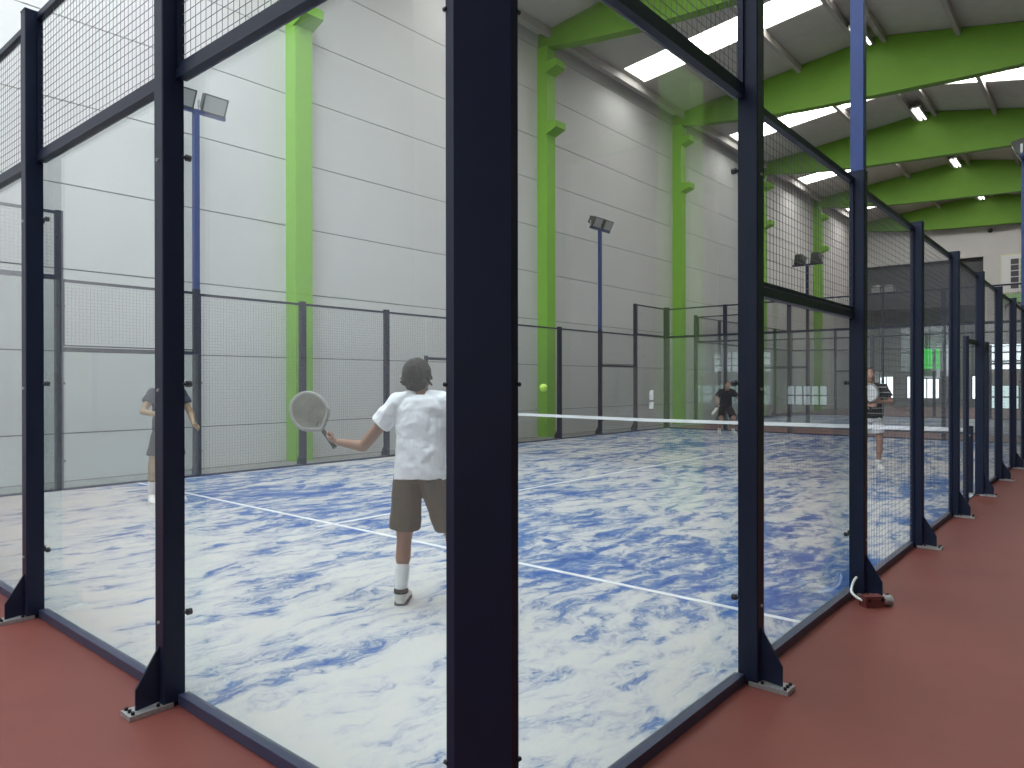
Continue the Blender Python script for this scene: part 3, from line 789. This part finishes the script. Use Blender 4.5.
def racket(label, M, face_mat, edge_mat, grip=DARKM):
    root = thing('padel_racket', label, 'racket'); root.matrix_world = M
    # head outline (local: handle along +z, width x, thickness y)
    cu = bpy.data.curves.new('r', 'CURVE'); cu.dimensions = '2D'; cu.fill_mode = 'BOTH'; cu.extrude = .017
    def spl(pts):
        s = cu.splines.new('POLY'); s.points.add(len(pts)-1); s.use_cyclic_u = True
        for i, q in enumerate(pts): s.points[i].co = (q[0], q[1], 0, 1)
    out = []
    N = 48
    for i in range(N):
        t = 2*math.pi*i/N; x = math.sin(t)*.124; z = .30-math.cos(t)*.15
        if z < .24: x *= 1-.55*((.24-z)/.09)**1.6
        out.append((x, z))
    spl(out)
    spl([(-.02, .178), (.02, .178), (.0, .20)][::-1])
    for r_ in range(9):
        for q in range(9):
            x = (q-4)*.021+(r_ % 2)*.0105; z = .235+r_*.0185
            if (x/.09)**2+((z-.31)/.095)**2 < 1: spl([(x+.0045*math.cos(a*math.pi/3), z+.0045*math.sin(a*math.pi/3)) for a in range(6)])
    o = bpy.data.objects.new('r', cu); C.objects.link(o); dg = bpy.context.evaluated_depsgraph_get(); dg.update()
    me = bpy.data.meshes.new_from_object(o.evaluated_get(dg)); bpy.data.objects.remove(o)
    me.transform(Matrix.Rotation(R(90), 4, 'X')); me.materials.clear(); me.materials.append(face_mat)
    obj('racket_head', me, root)
    ed = MB()
    for i in range(N):
        a = out[i]; b = out[(i+1) % N]; ed.bar((a[0], 0, a[1]), (b[0], 0, b[1]), .0195, 8)
    ed.build('rim', edge_mat, root)
    MB().bar((0, 0, -.02), (0, 0, .13), .0155, 12).bar((0, 0, -.028), (0, 0, -.02), .019, 12).build('handle', grip, root)
    t = MB(); t.bar((-.02, 0, .175), (0, 0, .12), .012, 8).bar((.02, 0, .175), (0, 0, .12), .012, 8).build('throat', edge_mat, root)
    return root
def align(pos, zdir, ydir):
    z = Vector(zdir).normalized(); y = Vector(ydir); y = (y-z*y.dot(z)).normalized(); x = y.cross(z)
    M = Matrix((x, y, z)).transposed().to_4x4(); M.translation = pos; return M

SKIN1 = pmat('skin_tan', (.28, .145, .09), .55); SKIN2 = pmat('skin_mid', (.40, .22, .16), .55)
HAIRB = pmat('hair_brown', (.018, .013, .009), .8, bump=(60, .6)); HAIRD = pmat('hair_dark', (.03, .02, .016), .8)
WSH = pmat('white_cotton', (.80, .81, .84), .85, bump=(7, .5)); KHAKI = pmat('khaki_shorts', (.085, .075, .05), .9, bump=(9, .4), vary=(5, .12))
SOCKW = pmat('white_sock', (.76, .76, .76), .9); SHOEW = pmat('shoe_white', (.70, .70, .66), .6, vary=(30, .3)); BLKC = pmat('black_cloth', (.012, .012, .014), .9, bump=(9, .4))
NAVC = pmat('navy_cloth', (.02, .025, .045), .9)
def cam_frame(px, F):     # a point on the ground under a pixel column at forward distance F
    y = .7027; t = (px-512)/716.4
    return Vector((-1.6275+F*(math.cos(y)+t*math.sin(y)), -1.5046+F*(math.sin(y)-t*math.cos(y)), 0))
# player seen from behind
H1 = 34
p1 = cam_frame(420, 4.95)
J1 = dict(pelvis=(0, 0, .93), neck=(.0, .05, 1.45), head=(-.03, .085, 1.575), shL=(-.165, .03, 1.385), shR=(.17, .05, 1.39),
  elL=(-.41, .02, 1.09), wrL=(-.635, .15, 1.105), hdL=(-.715, .18, 1.12), palmL=(.2, .6, .7), thumbL=(-.3, .1, 1), elR=(.25, .10, 1.12), wrR=(.20, .33, 1.10), hdR=(.18, .42, 1.11), palmR=(-.8, 0, 0), thumbR=(0, .1, 1),
  hipL=(-.085, 0, .87), hipR=(.085, 0, .87), knL=(-.125, .05, .47), anL=(-.135, .0, .095), toeL=(-.15, .13, .045), knR=(.20, .12, .48), anR=(.27, .02, .095), toeR=(.30, .15, .045), hem=(0, 0, .865))
m1 = dict(skin=SKIN1, shirt=WSH, shorts=KHAKI, sock=SOCKW, shoe=SHOEW, hair=HAIRB, collar=BLKC, sole=GREYD)
person('person', 'player seen from behind in white t-shirt and khaki shorts, racket arm stretched out', p1, H1, J1, m1, .006, 'long', -22, 4, hands=(1.15, .5), sleeve=.50, shorts_len=.86)
def w_of(pos, heading, q): return Matrix.Translation(pos) @ Matrix.Rotation(R(heading-90), 4, 'Z') @ Vector(q)
def wd(heading, q): return Matrix.Rotation(R(heading-90), 3, 'Z') @ Vector(q)
RF = pmat('racket_face_grey', (.17, .165, .13), .5, vary=(9, .6)); RE = pmat('racket_rim_pale', (.30, .30, .28), .4, vary=(20, .3)); RW = pmat('racket_face_white', (.8, .8, .78), .4)
racket('pale grey padel racket held out by the player in white t-shirt', align(w_of(p1, H1, (-.69, .18, 1.085)), wd(H1, (-.60, .10, .76)), wd(H1, (.25, -.95, .1))), RF, RE)
# player behind the left post
p4 = cam_frame(167, 9.3)
H4 = 262
J4 = dict(pelvis=(0, 0, .92), neck=(.0, .02, 1.45), head=(0, .05, 1.59), shL=(-.17, .0, 1.39), shR=(.17, .0, 1.39),
  elR=(.30, .05, 1.17), wrR=(.11, .2, 1.12), palmR=(0, 1, 0), thumbR=(0, 0, 1), elL=(-.27, .08, 1.13), wrL=(-.26, .22, .99), hdL=(-.29, .29, .96), palmL=(1, 0, 0), thumbL=(0, 0, 1),
  hipL=(-.085, 0, .87), hipR=(.085, 0, .87), knL=(-.11, .05, .47), anL=(-.12, .0, .095), toeL=(-.14, .13, .045), knR=(.19, .06, .47), anR=(.19, .0, .095), toeR=(.21, .13, .045), hem=(0, 0, .93))
m4 = dict(skin=pmat('skin_olive', (.32, .21, .12), .6), shirt=NAVC, shorts=pmat('black_shorts', (.02, .022, .026), .9), sock=SOCKW, shoe=SHOEW, hair=HAIRD)
person('person', 'player in dark top mostly hidden behind the left glass post, elbow bent', p4, H4, J4, m4, .009, 'short', 10, 0, sleeve=.5, shorts_len=.7)
# player in striped shirt beyond the net
def striped():
    m, n, l = new_mat('black_shirt_white_stripes'); b = n['Principled BSDF']; b.inputs['Roughness'].default_value = .9
    tc = n.new('ShaderNodeTexCoord'); sp = n.new('ShaderNodeSeparateXYZ'); l.new(tc.outputs['Object'], sp.inputs[0])
    a = math_node(n, 'MULTIPLY', None, 11.0); l.new(sp.outputs['Z'], a.inputs[0])
    f = math_node(n, 'FRACT'); l.new(a.outputs[0], f.inputs[0])
    g = math_node(n, 'GREATER_THAN', None, .80); l.new(f.outputs[0], g.inputs[0])
    mx = n.new('ShaderNodeMix'); mx.data_type = 'RGBA'; mx.inputs[6].default_value = (.010, .010, .012, 1); mx.inputs[7].default_value = (.32, .32, .32, 1)
    l.new(g.outputs[0], mx.inputs[0]); l.new(mx.outputs[2], b.inputs['Base Color']); return m
p3 = cam_frame(871, 12.55); H3 = 205
J3 = dict(pelvis=(0, 0, .93), neck=(.0, .02, 1.5), head=(.04, .06, 1.66), shL=(-.20, .0, 1.42), shR=(.18, .0, 1.42),
  elL=(-.31, .06, 1.17), wrL=(-.12, .22, 1.20), palmL=(1, 0, 0), thumbL=(0, 0, 1), elR=(.26, .08, 1.15), wrR=(.10, .28, 1.14), palmR=(-1, 0, 0), thumbR=(0, 0, 1),
  hipL=(-.09, 0, .87), hipR=(.09, 0, .87), knL=(-.13, .04, .48), anL=(-.12, .0, .095), toeL=(-.14, .13, .045), knR=(.13, .05, .48), anR=(.17, .0, .095), toeR=(.2, .13, .045), hem=(0, 0, .90))
m3 = dict(skin=SKIN2, shirt=striped(), shorts=pmat('white_shorts', (.7, .7, .7), .9), sock=SOCKW, shoe=SHOEW, hair=HAIRD, socklen=.15)
person('person', 'player in black shirt with thin white stripes and white shorts beyond the net', p3, H3, J3, m3, .01, 'short', 12, 0, sleeve=.6, shorts_len=.6)
racket('white-faced padel racket held at the chest of the striped shirt player', align(w_of(p3, H3, (.07, .29, 1.06)), wd(H3, (.03, .25, .95)), wd(H3, (.55, .8, -.1))), RW, RE)
# far player in black
p2 = cam_frame(726, 21.4); H2 = 218
J2 = dict(pelvis=(0, -.06, .82), neck=(.0, .10, 1.31), head=(0, .18, 1.44), shL=(-.19, .08, 1.25), shR=(.19, .08, 1.25),
  elL=(-.34, .14, 1.02), wrL=(-.30, .36, .92), palmL=(1, 0, 0), thumbL=(0, 0, 1), elR=(.35, .12, 1.02), wrR=(.34, .34, .90), palmR=(-1, 0, 0), thumbR=(0, 0, 1),
  hipL=(-.09, -.05, .78), hipR=(.09, -.05, .78), knL=(-.19, .16, .45), anL=(-.20, .0, .095), toeL=(-.23, .13, .045), knR=(.19, .16, .45), anR=(.20, .0, .095), toeR=(.23, .13, .045), hem=(0, -.06, .82))
m2 = dict(skin=SKIN2, shirt=BLKC, shorts=pmat('black_shorts_far', (.014, .014, .016), .9), sock=SOCKW, shoe=SHOEW, hair=HAIRD, socklen=.12)
person('person', 'small distant player crouching in black shirt and shorts at the far end of the court', p2, H2, J2, m2, .012, 'short', 0, 0, sleeve=.6, shorts_len=.8)
racket('small pale racket held low by the distant player in black', align(w_of(p2, H2, (.35, .38, .86)), wd(H2, (.35, .65, -.5)), wd(H2, (.8, .3, .3))), RW, RE)

# ------------------------------------------------------------------ light and camera
w = bpy.data.worlds.new('world'); S.world = w; w.use_nodes = True
w.node_tree.nodes['Background'].inputs[0].default_value = (.85, .93, 1, 1); w.node_tree.nodes['Background'].inputs[1].default_value = 1.0
cd = bpy.data.cameras.new('camera'); co = bpy.data.objects.new('camera', cd); C.objects.link(co); S.camera = co
cd.sensor_width = 36; cd.lens = 716.4*36/1024; cd.clip_start = .02; cd.clip_end = 300
yaw, pit, rol = .7027, -.0023, -.0012
F = Vector((math.cos(yaw)*math.cos(pit), math.sin(yaw)*math.cos(pit), math.sin(pit))); Rr = Vector((math.sin(yaw), -math.cos(yaw), 0)); U = Rr.cross(F)
R2 = Rr*math.cos(rol)+U*math.sin(rol); U2 = U*math.cos(rol)-Rr*math.sin(rol)
Mc = Matrix((R2, U2, -F)).transposed().to_4x4(); Mc.translation = (-1.6275, -1.5046, 1.536); co.matrix_world = Mc
S.view_settings.view_transform = 'Standard'; S.view_settings.look = 'None'; S.view_settings.gamma = 1
S.view_settings.use_curve_mapping = False; S.view_settings.exposure = -0.70
S.cycles.use_denoising = True; S.cycles.max_bounces = 10; S.cycles.transparent_max_bounces = 40
S.cycles.sample_clamp_indirect = 8
